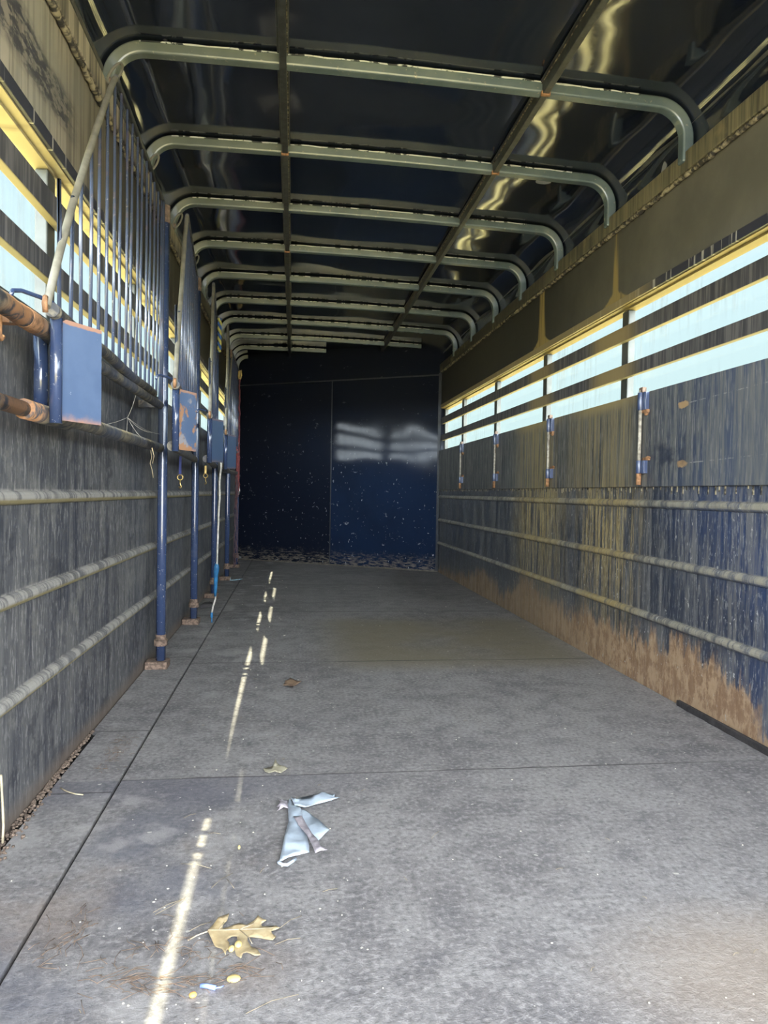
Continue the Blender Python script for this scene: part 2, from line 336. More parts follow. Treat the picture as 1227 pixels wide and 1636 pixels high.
M = dict(rl=mat_right_lower(), rm=mat_right_mid(), ru=mat_upper('right_upper_panel_dark', 1), lu=mat_upper('left_upper_panel_tan', -1),
    ledr=mat_ledge('right_ledge', 1), ledl=mat_ledge('left_ledge', -1), bead=mat_bead('dried_mud_weld_bead', (.36, .31, .2)),
    ll=mat_left_lower(), slat=mat_slat(), header=mat_header(), lip=mat_lip(), wpost=mat_post_grey(), ceil=mat_ceiling(),
    bow=mat_bow(), bowedge=mat_bow_edge(), farl=mat_far('front_wall_left_sheet', False), farr=mat_far('front_wall_right_sheet', True),
    mat=mat_mat(), blue=mat_blue('blue_post_paint', (.030, .048, .105), .6, .16), bluebar=mat_blue('grille_bar_paint', (.065, .082, .125), .5, .26, .10),
    rail=mat_rail('muddy_rail', False), railr=mat_rail('muddy_rusty_rail', True), plate=mat_shoulder(), glass=mat_glass(), ground=mat_ground(),
    tan_tube=plain('dusty_tan_tube', (.155, .145, .11), .5, var=.2, vs_=25), darktube=plain('dark_stringer_paint', (.035, .038, .038), .4, var=.4),
    rust=plain('rust', (.27, .14, .065), .85, var=.35, vs_=60, bump=.3), dkrust=plain('dirty_rust', (.145, .10, .072), .9, var=.45, vs_=70, bump=.4),
    under=plain('floor_boards_dark', (.02, .018, .016), .9), skin=plain('outer_skin_navy', (.02, .03, .06), .4),
    rod=plain('latch_rod_worn', (.33, .30, .24), .5, var=.35, vs_=50), bracket=mat_blue('bracket_blue', (.035, .055, .12), 1.0, .3),
    steel=plain('bare_steel', (.45, .45, .43), .35, .7), brass=plain('brass_snap', (.50, .36, .14), .35, .7),
    redrope=plain('red_rope', (.20, .045, .045), .8, vs_=90), white=plain('white_cord', (.50, .48, .42), .7, vs_=50), bluetape=plain('blue_tape', (.02, .13, .28), .5),
    strapblue=plain('dark_blue_strap', (.02, .03, .14), .7), stryel=plain('yellow_rope_strand', (.45, .42, .12), .8), strblu=plain('blue_rope_strand', (.03, .10, .32), .8),
    leafa=mat_leaf('oak_leaf_tan', (.36, .275, .15), (.45, .36, .21)), leafb=mat_leaf('leaf_pale', (.33, .30, .21), (.42, .39, .29)), leafc=mat_leaf('leaf_brown', (.17, .11, .07), (.22, .15, .095)),
    vein=plain('leaf_stalk', (.40, .33, .22), .6), corn=plain('corn_kernel', (.62, .48, .19), .4, var=.1), orange=plain('orange_crumb', (.75, .38, .10), .6),
    plastic=plain('pale_blue_plastic', (.42, .49, .56), .3, var=.12, vs_=25), plasticb=plain('clear_cloudy_plastic', (.33, .30, .32), .3, var=.2, vs_=60), bluebit=plain('blue_plastic_bit', (.22, .32, .75), .4),
    straw=plain('straw', (.27, .22, .14), .7), needle=plain('pine_needle_brown', (.16, .11, .075), .8), rubber=plain('black_rubber_strip', (.03, .027, .027), .8, bump=.3),
    seamdk=plain('dark_seam', (.018, .021, .026), .5), web=plain('cobweb_thread', (.40, .38, .33), .9), seam=plain('roof_seam_strip', (.085, .085, .078), .55), twine=plain('pale_blue_twine', (.30, .48, .55), .7),
    twig=plain('pale_twig', (.42, .36, .24), .8), crumb=plain('pale_crumb', (.62, .58, .48), .8), soil=plain('soil_crumbs', (.13, .095, .07), .95, var=.5, vs_=120, bump=.5),
    white_ext=plain('white_outside_boards', (.80, .76, .74), .7), trunk=plain('bark', (.17, .12, .09), .9, var=.4))

# ------------------------------------------------------------------ mesh helpers
class MB:
    def __init__(s): s.v = []; s.f = []; s.sm = []
    def add(s, vs, fs, smooth=False):
        b = len(s.v); s.v += [tuple(v) for v in vs]
        for f in fs: s.f.append([b+i for i in f]); s.sm.append(smooth)
    def box(s, a, b):
        (x0, y0, z0), (x1, y1, z1) = a, b; x0, x1 = sorted((x0, x1)); y0, y1 = sorted((y0, y1)); z0, z1 = sorted((z0, z1))
        s.add([(x0, y0, z0), (x1, y0, z0), (x1, y1, z0), (x0, y1, z0), (x0, y0, z1), (x1, y0, z1), (x1, y1, z1), (x0, y1, z1)],
              [(0, 3, 2, 1), (4, 5, 6, 7), (0, 1, 5, 4), (1, 2, 6, 5), (2, 3, 7, 6), (3, 0, 4, 7)])
    def tube(s, pts, r, seg=12, cap=True, closed=False, rfn=None):
        P = [Vector(p) for p in pts]; n = len(P); T = []
        for i in range(n):
            a = P[i-1] if (i > 0 or closed) else P[0]; b = P[(i+1) % n] if (i < n-1 or closed) else P[-1]
            T.append((b-a).normalized())
        up = Vector((0, 0, 1)) if abs(T[0].z) < .9 else Vector((1, 0, 0))
        N = (up-T[0]*up.dot(T[0])).normalized(); vs = []
        for i in range(n):
            if i: N = (N-T[i]*N.dot(T[i])).normalized()
            B = T[i].cross(N); ri = r if rfn is None else rfn(i)*r
            for k in range(seg):
                a = 2*math.pi*k/seg; vs.append(P[i]+(N*math.cos(a)+B*math.sin(a))*ri)
        fs = []
        for i in range(n if closed else n-1):
            j = (i+1) % n
            for k in range(seg):
                fs.append((i*seg+k, i*seg+(k+1) % seg, j*seg+(k+1) % seg, j*seg+k))
        s.add(vs, fs, True)
        if cap and not closed:
            b = len(s.v)-n*seg
            s.f.append([b+k for k in range(seg)][::-1]); s.sm.append(False)
            s.f.append([b+(n-1)*seg+k for k in range(seg)]); s.sm.append(False)
    def profile(s, prof, y0, y1, ny=1, smooth=False, plane='xz'):   # closed profile in (x,z) extruded along y
        n = len(prof); vs = []; fs = []
        for j in range(ny+1):
            y = y0+(y1-y0)*j/ny
            vs += [(x, y, z) for x, z in prof]
        for j in range(ny):
            for i in range(n):
                k = (i+1) % n; fs.append((j*n+i, j*n+k, (j+1)*n+k, (j+1)*n+i))
        fs.append(list(range(n))); fs.append([ny*n+i for i in range(n)][::-1])
        s.add(vs, fs, smooth)
    def prism(s, poly, z0, z1):
        n = len(poly)
        vs = [(x, y, z0) for x, y in poly]+[(x, y, z1) for x, y in poly]
        fs = [list(range(n))[::-1], [n+i for i in range(n)]]+[(i, (i+1) % n, n+(i+1) % n, n+i) for i in range(n)]
        s.add(vs, fs)
    def ball(s, c, r, seg=10, rings=6):
        c = Vector(c); r = Vector(r) if hasattr(r, '__len__') else Vector((r, r, r)); vs = []; fs = []
        for i in range(rings+1):
            a = math.pi*i/rings
            for k in range(seg):
                b = 2*math.pi*k/seg; vs.append(c+Vector((r.x*math.sin(a)*math.cos(b), r.y*math.sin(a)*math.sin(b), r.z*math.cos(a))))
        for i in range(rings):
            for k in range(seg): fs.append((i*seg+k, (i+1)*seg+k, (i+1)*seg+(k+1) % seg, i*seg+(k+1) % seg))
        s.add(vs, fs, True)
    def build(s, name, mat, parent=None, bevel=0.0, origin=None):
        me = bpy.data.meshes.new(name)
        og = Vector(origin) if origin else Vector((0, 0, 0))
        me.from_pydata([tuple(Vector(v)-og) for v in s.v], [], s.f); me.update()
        for p, q in zip(me.polygons, s.sm): p.use_smooth = q
        me.materials.append(mat)
        import bmesh
        bm = bmesh.new(); bm.from_mesh(me); bmesh.ops.recalc_face_normals(bm, faces=bm.faces); bm.to_mesh(me); bm.free()
        o = bpy.data.objects.new(name, me); COL.objects.link(o); o.location = og
        if parent is not None: o.parent = parent
        if bevel:
            b = o.modifiers.new('bevel', 'BEVEL'); b.width = bevel; b.segments = 2; b.limit_method = 'ANGLE'
        return o

def tag(o, label=None, cat=None, group=None, kind=None):
    if label: o['label'] = label
    if cat: o['category'] = cat
    if group: o['group'] = group
    if kind: o['kind'] = kind
    return o
def empty(name, loc=(0, 0, 0), rz=0.0):
    o = bpy.data.objects.new(name, None); COL.objects.link(o); o.location = loc; o.rotation_euler = (0, 0, rz); o.empty_display_size = .1; return o
def copy_tree(o, parent=None):
    kids = [c for c in bpy.data.objects if c.parent == o]
    c = o.copy(); COL.objects.link(c); c.parent = parent
    for k in kids: copy_tree(k, c)
    return c
def struct(o): o['kind'] = 'structure'; return o

A, B = -.648, 1.504           # inner faces of the left and right walls
Y0, Y1 = -.9, 8.75             # unseen rear opening, set back to soften the light falloff; beyond the front wall
def far_y(x): return 7.30+(1.504-x)*1.3/2.152

# ------------------------------------------------------------------ ground outside
g = MB(); g.box((-40, -40, -.60), (40, 60, -.55)); struct(tag(g.build('ground', M['ground']), 'dry grass ground around the trailer', 'ground'))

# ------------------------------------------------------------------ walls
def ridge_profile(xin, s, zs, z0, z1, out=.04, r=.0135, h=.017):
    """inner outline with pressed half-round ridges; s=+1 right wall (ridges point to -x), -1 left wall"""
    p = [(xin, z0)]
    for zc in sorted(zs):
        for k in range(0, 9):
            a = -math.pi/2+math.pi*k/8
            p.append((xin-s*h*math.cos(a)**1.0, zc+r*math.sin(a)*1.25))
    p.append((xin, z1)); p += [(xin+s*out, z1), (xin+s*out, z0)]
    return p
RIBS = (.775, .536, .300)
def wall(side):
    s = 1 if side == 'right' else -1; X = B if s > 0 else A
    yend = 7.36 if s > 0 else 8.68
    m = MB(); m.profile(ridge_profile(X, s, RIBS, -.05, .86 if s > 0 else 1.235), Y0, yend, 1, False)
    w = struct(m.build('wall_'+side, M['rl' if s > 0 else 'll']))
    for p in w.data.polygons: p.use_smooth = False
    if s > 0:
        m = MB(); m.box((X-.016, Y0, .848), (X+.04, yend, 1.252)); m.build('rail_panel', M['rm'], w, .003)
        m = MB()
        # crust of dried drips along the lower edge of the rail panel
        y = Y0
        while y < yend-.02:
            L = random.uniform(.006, .03)*(.6 if y > 4.5 else 1); wd_ = random.uniform(.003, .008)
            m.box((X-.003, y, .846-L), (X+.002, y+wd_, .848)); y += random.uniform(.02, .07)
        tag(m.build('drip_crust', M['bead'], w), kind='stuff')
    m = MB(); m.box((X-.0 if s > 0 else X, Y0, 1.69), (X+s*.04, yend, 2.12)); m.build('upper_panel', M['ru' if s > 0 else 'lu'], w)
    # outer skin
    m = MB(); m.box((X+s*.075, Y0, -.15), (X+s*.085, yend, 1.245)); m.box((X+s*.075, Y0, 1.69), (X+s*.085, yend, 2.3)); m.build('outer_skin', M['skin'], w)
    # ledge with dried mud bead below it
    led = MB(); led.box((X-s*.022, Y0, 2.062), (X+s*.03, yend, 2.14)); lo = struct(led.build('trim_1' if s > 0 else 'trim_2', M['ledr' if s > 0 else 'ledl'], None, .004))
    bd = MB(); n = 520; pts = [(X-s*(.010+.006*noise.noise(Vector((0, i*.9, s)))), Y0+.01+(yend-Y0-.02)*i/n, 2.054+.007*noise.noise(Vector((4, i*.7, s)))) for i in range(n+1)]
    bd.tube(pts, .011, 7, rfn=lambda i: .75+.75*abs(noise.noise(Vector((i*.8, 3, s))))); bd.build('mud_bead', M['bead'], lo)
    # window band : header, lip, slats, posts, sill, pane
    win = struct(empty('window_1' if s > 0 else 'window_2', (0, 0, 0)))
    yw = yend
    if s < 0:
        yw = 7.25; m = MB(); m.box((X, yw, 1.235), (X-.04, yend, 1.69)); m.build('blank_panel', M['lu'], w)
    m = MB(); m.box((X+s*.002, Y0, 1.682), (X+s*.03, yend, 1.692)); m.box((X+s*.028, Y0, 1.674), (X+s*.075, yend, 1.70)); m.build('header', M['header'], win)
    m = MB(); m.box((X-s*.010, Y0, 1.686), (X+s*.004, yend, 1.722)); m.build('lip', M['lip'], win, .002)
    for z0, z1 in ((1.352, 1.413), (1.522, 1.590)):
        m = MB(); m.box((X, Y0, z0), (X+s*.026, yw, z1)); m.build('slat', M['slat'], win, .003)
    m = MB(); m.box((X+s*.001, Y0, 1.236), (X+s*.074, yw, 1.25 if s > 0 else 1.246)); m.build('sill', M['wpost'], win, .002)
    k = 0
    for yy in (1.03, 2.13, 3.23, 4.31, 5.40, 6.48) + ((7.28,) if s > 0 else ()):
        m = MB(); m.box((X+s*.030, yy-.036, 1.252), (X+s*.064, yy+.030, 1.672)); m.build('window_post', M['wpost'], win, .004)
    m = MB(); m.box((X+s*.066, Y0+.02, 1.251), (X+s*.069, yw-.02, 1.673)); m.build('pane', M['glass'], win)
wall('right'); wall('left')

# front (slanted) wall : two lower sheets and a head sheet
def slant_box(m, xa, xb, z0, z1, off=0.0, th=.04):
    d = Vector((2.152, -1.3, 0)).normalized(); n = Vector((d.y, -d.x, 0)); n = n if n.y < 0 else -n   # towards camera
    a = Vector((xa, far_y(xa), 0))+n*off; b = Vector((xb, far_y(xb), 0))+n*off
    v = []
    for z in (z0, z1):
        for p in (a, b, b-n*th, a-n*th): v.append((p.x, p.y, z))
    m.add(v, [(0, 3, 2, 1), (4, 5, 6, 7), (0, 1, 5, 4), (1, 2, 6, 5), (2, 3, 7, 6), (3, 0, 4, 7)])
fw = struct(empty('wall_front'))
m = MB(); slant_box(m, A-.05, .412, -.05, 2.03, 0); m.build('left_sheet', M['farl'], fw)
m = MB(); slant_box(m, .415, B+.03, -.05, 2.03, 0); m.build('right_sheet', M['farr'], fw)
m = MB(); slant_box(m, A-.05, B+.03, 2.031, 2.42, -.003); m.build('head_sheet', M['farl'], fw)
m = MB(); slant_box(m, A-.0, B-.0, 2.024, 2.038, .004, .006); slant_box(m, .408, .418, 0, 2.03, .003, .004); m.build('seam_strip', M['seamdk'], fw)
m = MB(); slant_box(m, 1.478, 1.503, 0, 2.05, .012, .02); m.build('corner_angle', M['seamdk'], fw)
m = MB(); slant_box(m, A, B, 0.0, .012, .02, .03); m.build('dirt_line', plain('dry_dirt', (.10, .09, .07), .9), fw)

# ------------------------------------------------------------------ roof
def roof_path(off=0.0, x0=None, x1=None, n=9):
    R = .15; r = R-off; pts = [(-.685+off, 2.10), (-.685+off, 2.225)]
    cl = (-.535, 2.225); cr = (1.37, 2.195)
    for k in range(1, n+1):
        a = math.pi-(math.pi/2)*k/n; pts.append((cl[0]+r*math.cos(a), cl[1]+r*math.sin(a)))
    N = 24
    for k in range(1, N):
        u = k/N; x = cl[0]+(cr[0]-cl[0])*u; z = cl[1]+(cr[1]-cl[1])*u+r+.012*math.sin(math.pi*u); pts.append((x, z))
    for k in range(0, n+1):
        a = math.pi/2-(math.pi/2)*k/n; pts.append((cr[0]+r*math.cos(a), cr[1]+r*math.sin(a)))
    pts.append((1.52-off, 2.10)); return pts
def roof():
    p = roof_path(0, n=12); fine = []
    for a, b in zip(p, p[1:]):
        L = math.hypot(b[0]-a[0], b[1]-a[1]); k = max(1, int(L/.03))
        fine += [(a[0]+(b[0]-a[0])*i/k, a[1]+(b[1]-a[1])*i/k) for i in range(k)]
    fine.append(p[-1]); n = len(fine); ny = 290; m = MB(); vs = []; fs = []
    for j in range(ny+1):
        y = Y0+(Y1-Y0)*j/ny
        for i, (x, z) in enumerate(fine):
            a = fine[max(0, i-1)]; b = fine[min(n-1, i+1)]; t = Vector((b[0]-a[0], 0, b[1]-a[1])).normalized(); nn = Vector((-t.z, 0, t.x))
            u = i/n; ph = ((y-1.995)/.6695) % 1.0
            bul = .0045*math.sin(math.pi*ph)
            w = .0105*noise.noise(Vector((x*2.1, y*3.0, z*2)))+.0030*noise.noise(Vector((x*5.0, y*4.5, 5)))
            q = Vector((x, y, z))+nn*(.0045+bul+w*(.15+.85*math.sin(math.pi*ph))); vs.append(q)
    for j in range(ny):
        for i in range(n-1): fs.append((j*n+i, j*n+i+1, (j+1)*n+i+1, (j+1)*n+i))
    m.add(vs, fs, True); o = m.build('ceiling', M['ceil']); so_ = o.modifiers.new('thick', 'SOLIDIFY'); so_.thickness = .006; so_.offset = 0
    # keep thickness outward
    struct(o)
    # lap seams low in both rounded corners
    for (x, z, nx) in ((1.514, 2.262, -1), (-.680, 2.262, 1)):
        s_ = MB(); s_.box((x-.004, Y0, z-.011), (x+.004, Y1-.1 if nx > 0 else 7.3, z+.011)); s_.build('lap_seam', M['seam'], o, .002)
roof()

# roof bows
BOWY = [2.0, 2.665, 3.34, 4.01, 4.67, 5.32, 6.0, 6.68, 7.36, 7.94, 8.49]
def bow_mesh(xmax=None):
    outer = roof_path(.004, n=12); inner = roof_path(.048, n=12)
    outer = [q for q in outer if q[1] > 2.0]; m = MB(); bead = MB(); vs = []; hw = .0225
    keep = [i for i, q in enumerate(inner) if (xmax is None or q[0] < xmax) and q[1] > 2.05]
    n = len(keep)
    for i in keep:
        o_, q = outer[i], inner[i]
        vs += [(o_[0], -hw, o_[1]), (o_[0], hw, o_[1]), (q[0], hw, q[1]), (q[0], -hw, q[1])]
    fs = []
    for j in range(n-1):
        for k in range(4): fs.append((j*4+k, j*4+(k+1) % 4, (j+1)*4+(k+1) % 4, (j+1)*4+k))
    fs += [(0, 1, 2, 3), ((n-1)*4+3, (n-1)*4+2, (n-1)*4+1, (n-1)*4)]
    m.add(vs, fs, False)
    # irregular white caulk line where tube meets sheet, near face
    pts = []
    for a, b in zip(keep, keep[1:]):
        pa, pb = outer[a], outer[b]; k = max(1, int(math.hypot(pb[0]-pa[0], pb[1]-pa[1])/.02))
        for t in range(k):
            u = t/k; x = pa[0]+(pb[0]-pa[0])*u; z = pa[1]+(pb[1]-pa[1])*u
            if -.56 < x < 1.3: pts.append((x, -hw-.001, z-.006+.003*noise.noise(Vector((x*14, 0, 0)))))
    if len(pts) > 3: bead.tube(pts, .0035, 6, rfn=lambda i: .7+.9*abs(noise.noise(Vector((i*.35, 2, 0)))))
    return m, bead
ORD = ['topmost and nearest steel roof bow, only its right corner in view', 'nearest full roof bow, widest arch across the dark ceiling', 'second full-width roof bow from the camera', 'third full-width roof bow from the camera',
       'fourth full-width roof bow from the camera', 'fifth full-width roof bow from the camera', 'sixth full-width roof bow from the camera', 'seventh full-width roof bow, last one reaching both ledges',
       'roof bow cut off near the right corner by the slanted front wall', 'short roof bow ending halfway along the slanted front wall', 'stub of roof bow curving in the far left corner']
proto = None
for i, y in enumerate(BOWY):
    full = i < 8
    if full and proto is None:
        r_ = empty('roof_bow', (0, y, 0)); m, b = bow_mesh(); m.build('bow_tube', M['bow'], r_, .007); b.build('caulk_bead', M['bowedge'], r_); proto = r_; o = r_
    elif full: o = copy_tree(proto)
    else:
        xm = 1.504-(y+.03-7.30)/1.3*2.152; o = empty('roof_bow', (0, y, 0)); m, b = bow_mesh(xm); m.build('bow_tube', M['bow'], o, .005)
        if b.v: b.build('caulk_bead', M['bowedge'], o)
    o.location = (0, y, 0); tag(o, ORD[i]+', teal grey', 'roof bow', 'steel bows under the ceiling')

# lengthwise stringers
for x, lab in ((-.057, 'dark lengthwise roof stringer left of the middle of the ceiling'), (.918, 'dark lengthwise roof stringer on the right, beside the warped reflections')):
    st = empty('roof_stringer', (x, Y0, 0)); z = 2.225+.15+.012*math.sin(math.pi*(x+.535)/1.905)-.0157*(x+.535)
    m = MB(); ye = far_y(x)-Y0-.02
    m.box((-.022, 0, z-.012), (.022, ye, z-.004)); m.box((-.013, 0, z-.055), (.013, ye, z-.012)); m.build('stringer_bar', M['darktube'], st, .003)
    n = 300; bd = MB(); bd.tube([(.015*(-1 if x > 0 else 1), .02+(ye-.04)*i/n, z-.016+.003*noise.noise(Vector((i*.6, x, 0)))) for i in range(n+1)], .003, 6, rfn=lambda i: .5+1.3*abs(noise.noise(Vector((i*.7, 1, x)))))
    bd.build('caulk_bead', M['bead'], st)
    for y in (3.34, 4.67) if x < 0 else (2.665, 3.34):
        r_ = MB(); r_.box((-.017, y-Y0-.03, z-.060), (.017, y-Y0-.018, z-.045)); r_.build('rust_spot', M['rust'], st)
    tag(st, lab, 'roof beam', 'lengthwise stringers')

# ------------------------------------------------------------------ floor
m = MB(); m.prism([(A-.04, Y0), (B+.04, Y0), (B+.04, 7.30), (A-.04, 8.62)], -.06, -.0135); struct(m.build('floor', M['under']))
def rough_edge_mat(name_, x0, x1, y0, y1, lab, group, yfn0=None, yfn1=None):
    m = MB(); n = 40; g = .0006; bot = []; top = []
    f0 = yfn0 or (lambda x: y0); f1 = yfn1 or (lambda x: y1)
    w = lambda a, b: .0012*noise.noise(Vector((a*4, b*4, 1)))
    pts = [(x0+g+(x1-x0-2*g)*i/n, f0(x0+(x1-x0)*i/n)+g+w(i*.2, y0)) for i in range(n+1)]+[(x1-g-(x1-x0-2*g)*i/n, f1(x1-(x1-x0)*i/n)-g+w(i*.2, y1)) for i in range(n+1)]
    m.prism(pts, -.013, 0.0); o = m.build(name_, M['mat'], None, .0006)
    tag(o, lab, 'floor mat', group); return o
XM = -.459
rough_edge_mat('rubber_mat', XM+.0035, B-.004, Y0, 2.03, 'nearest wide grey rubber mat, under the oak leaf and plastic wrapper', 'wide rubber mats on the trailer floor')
rough_edge_mat('rubber_mat', XM+.0035, B-.004, 2.03, 3.395, 'second wide grey rubber mat, with a pale leaf on its near edge', 'wide rubber mats on the trailer floor')
rough_edge_mat('rubber_mat', XM+.0035, B-.004, 3.395, 4.83, 'third wide rubber mat, stained with tan mud on its right half', 'wide rubber mats on the trailer floor')
rough_edge_mat('rubber_mat', XM+.0035, B-.004, 4.83, 6.25, 'fourth wide rubber mat, dark grey, before the last one', 'wide rubber mats on the trailer floor')
rough_edge_mat('rubber_mat', XM+.0035, B-.004, 6.25, 8.0, 'farthest rubber mat, cut slanted along the front wall', 'wide rubber mats on the trailer floor', yfn1=lambda x: far_y(x)-.03)
SL = [(Y0, 1.953, 'nearest narrow rubber strip mat along the left wall'), (1.953, 2.448, 'short narrow strip mat with a pale scuffed surface beside the left wall'), (2.448, 3.52, 'narrow strip mat under the nearest blue support post'),
      (3.52, 4.7, 'narrow strip mat under the second blue support post'), (4.7, 6.2, 'narrow strip mat beside the foot of the third blue post'), (6.2, 8.5, 'farthest narrow strip mat in the far left corner')]
for a, b, lab in SL: rough_edge_mat('strip_mat', A+.004 if a > 2 else A+.022, XM-.0035, a, b, lab, 'narrow strip mats along the left wall')

# ------------------------------------------------------------------ left side: support posts, rails, dividers
def support_post():
    r = empty('support_post')
    m = MB(); m.tube([(0, 0, .03), (0, 0, .6), (0, 0, 1.3), (0, 0, 2.05)], .0215, 20); m.build('post_tube', M['blue'], r)
    m = MB(); m.tube([(0, 0, .100), (0, 0, .128)], .030, 16); m.tube([(0, 0, .126), (0, 0, .150)], .024, 16); m.build('collar', M['dkrust'], r, .002)
    m = MB(); m.box((-.062, -.045, 0), (.035, .045, .034)); m.build('foot_block', M['dkrust'], r, .004)
    m = MB(); m.tube([(0, 0, 1.98), (0, 0, 2.056)], .0235, 16); m.build('top_cap', M['dkrust'], r, .002)
    return r
PL = ['nearest blue pipe post, rusty collar at its foot, beside the left wall', 'second blue pipe post from the camera on the left', 'third blue pipe post, just left of the hanging white cord',
      'fourth blue pipe post, beside the blue twine on the floor', 'farthest blue pipe post in the dark by the front wall']
HY = [3.30+1.085*k for k in range(5)]; HX = -.580
p0 = support_post()
for k in range(5):
    o = p0 if k == 0 else copy_tree(p0); o.location = (HX, HY[k]+.02, 0); tag(o, PL[k], 'post', 'blue posts along the left wall')

def divider(first=False):
    """gate in its own frame: hinge at origin, running to y=-1.7; +x is the aisle side"""
    r = empty('stall_divider')
    m = MB(); m.tube([(.0, -.06, 2.05), (.0, -.5, 2.05), (0, -.97, 2.05), (.0, -1.0, 2.045)], .009, 10); m.build('top_rail', M['darktube'], r)
    # bent edge tube
    P = [(0, -.985, 2.052), (0, -1.02, 2.028), (0, -1.12, 1.915), (.002, -1.25, 1.765), (.004, -1.37, 1.62), (.004, -1.48, 1.48), (.004, -1.585, 1.33), (.004, -1.68, 1.185)]
    m = MB(); m.tube(P, .0088, 12); m.build('edge_tube', M['tan_tube'], r)
    def ztop(y):
        if y > -1.0: return 2.046
        for a, b in zip(P, P[1:]):
            if b[1] <= y <= a[1]: return a[2]+(b[2]-a[2])*(y-a[1])/(b[1]-a[1])
        return 1.2
    y = -1.57
    while y < -.06:
        j = 0.003*math.sin(y*37)
        m = MB(); m.tube([(0, y, 1.195), (j, y+.002, 1.5), (0, y, ztop(y))], .0048, 8); m.build('grille_bar', M['bluebar'], r); y += .0935
    m = MB(); m.tube([(0, -.045, 1.0), (0, -.045, 2.05)], .0105, 12); m.build('hinge_stile', M['bluebar'], r)
    n = 40
    m = MB(); m.tube([(.002, -1.635+1.375*i/n, 1.19-.003*math.sin(i*.3)) for i in range(n+1)], .0160, 16); m.build('upper_rail', M['rail'], r)
    m = MB(); m.tube([(-.016+.016*i/n, -1.52+1.46*i/n, .970+.012*(i/n)) for i in range(n+1)], .0195, 16); m.build('lower_rail', M['rail'], r)
    # shoulder plate on its latch tube
    m = MB()
    a = Vector((.010, -1.590, 0)); b = Vector((.072, -1.478, 0)); c_ = Vector((.060, -1.45, 0)); zz = (.953, 1.182)
    v = []
    for z in zz:
        for p in (a, b, c_, c_+Vector((-.003, .002, 0)), b+Vector((-.003, -.003, 0)), a+Vector((-.003, 0, 0))): v.append((p.x, p.y, z))
    m.add(v, [(0, 1, 2, 3, 4, 5)[::-1], (6, 7, 8, 9, 10, 11), (0, 1, 7, 6), (1, 2, 8, 7), (2, 3, 9, 8), (3, 4, 10, 9), (4, 5, 11, 10), (5, 0, 6, 11)])
    m.build('shoulder_plate', M['plate'], r)
    m = MB(); m.tube([(.002, -1.60, .945), (.002, -1.60, 1.198)], .0135, 16); lt = m.build('latch_tube', M['blue'], r)
    m = MB(); m.tube([(.002, -1.60, 1.185), (.002, -1.602, 1.204), (-.004, -1.612, 1.211), (-.020, -1.64, 1.214), (-.046, -1.68, 1.216), (-.056, -1.70, 1.210), (-.058, -1.71, 1.196)], .0048, 10); m.build('latch_rod', M['blue'], lt)
    m = MB(); m.tube([(.004, -1.685, 1.172), (.004, -1.692, 1.19), (.004, -1.685, 1.205)], .006, 8); m.build('weld_tab', M['rust'], r)
    return r
DL = ['nearest folded stall divider, with the large clean blue shoulder plate', 'second stall divider, with a scraped and rusty shoulder plate', 'third stall divider, white cord hanging at its dark blue plate',
      'fourth stall divider, small dark plate beside the front wall', 'farthest stall divider, a narrow sliver in the far left corner']
d0 = divider(); ANG = [1.7, 4.9, 5.0, 4.4, 1.0]
for k in range(5):
    o = d0 if k == 0 else copy_tree(d0)
    o.location = (HX, HY[k], 0); o.rotation_euler = (0, 0, math.radians(ANG[k])); tag(o, DL[k], 'gate', 'stall dividers folded along the left wall')
    if k == 4:      # this one carries no shoulder plate or latch
        for c in [c for c in o.children if c.name.split('.')[0] in ('shoulder_plate', 'latch_tube', 'weld_tab')]:
            for g in list(c.children): bpy.data.objects.remove(g)
            bpy.data.objects.remove(c)

# double wall rail in front, with rusty sleeves
wr = empty('wall_rail', (-.612, .65, 0))
def rel(P): return [(x+.612, y-.65, z) for x, y, z in P]
m = MB(); m.tube(rel([(-.566, .66+2.50*i/50, 1.158) for i in range(51)]), .0175, 16); m.build('upper_pipe', M['railr'], wr)
m = MB(); m.tube(rel([(-.566, .67+1.2*i/40, 1.158) for i in range(41)]), .0215, 18, rfn=lambda i: 1.0+.05*math.sin(i*1.9)); m.build('upper_sleeve', M['railr'], wr)
m = MB(); m.tube(rel([(-.566, 1.60, 1.158), (-.566, 1.62, 1.158), (-.566, 1.655, 1.158), (-.566, 1.665, 1.158)]), .0230, 18); m.build('rusty_collar', M['rust'], wr, .002)
m = MB(); m.tube(rel([(-.572, .67, .967), (-.572, 1.2, .967), (-.572, 1.90, .967)]), .0165, 16); m.build('lower_pipe', M['railr'], wr)
m = MB(); m.tube(rel([(-.570, 1.62, .967), (-.566, 1.90, .967)]), .0220, 18); m.build('lower_sleeve', M['railr'], wr)
m = MB(); m.tube(rel([(-.592, 1.79, .965), (-.592, 1.79, 1.16)]), .0165, 18); m.build('short_upright', M['blue'], wr)
m = MB(); m.tube(rel([(-.602, 1.575, 1.16), (-.602, 1.575, 1.115), (-.602, 1.583, 1.105), (-.602, 1.592, 1.112)]), .005, 8); m.build('hook', M['rust'], wr)
m = MB()
for yy in (.9, 1.62, 3.15):
    m.box(*[tuple(q) for q in (rel([(-.648, yy-.015, 1.145)])[0], rel([(-.580, yy+.015, 1.175)])[0])])
m.build('wall_bracket', M['railr'], wr)
tag(wr, 'pair of muddy horizontal pipes on the near left wall, rusty at the joint', 'rail')

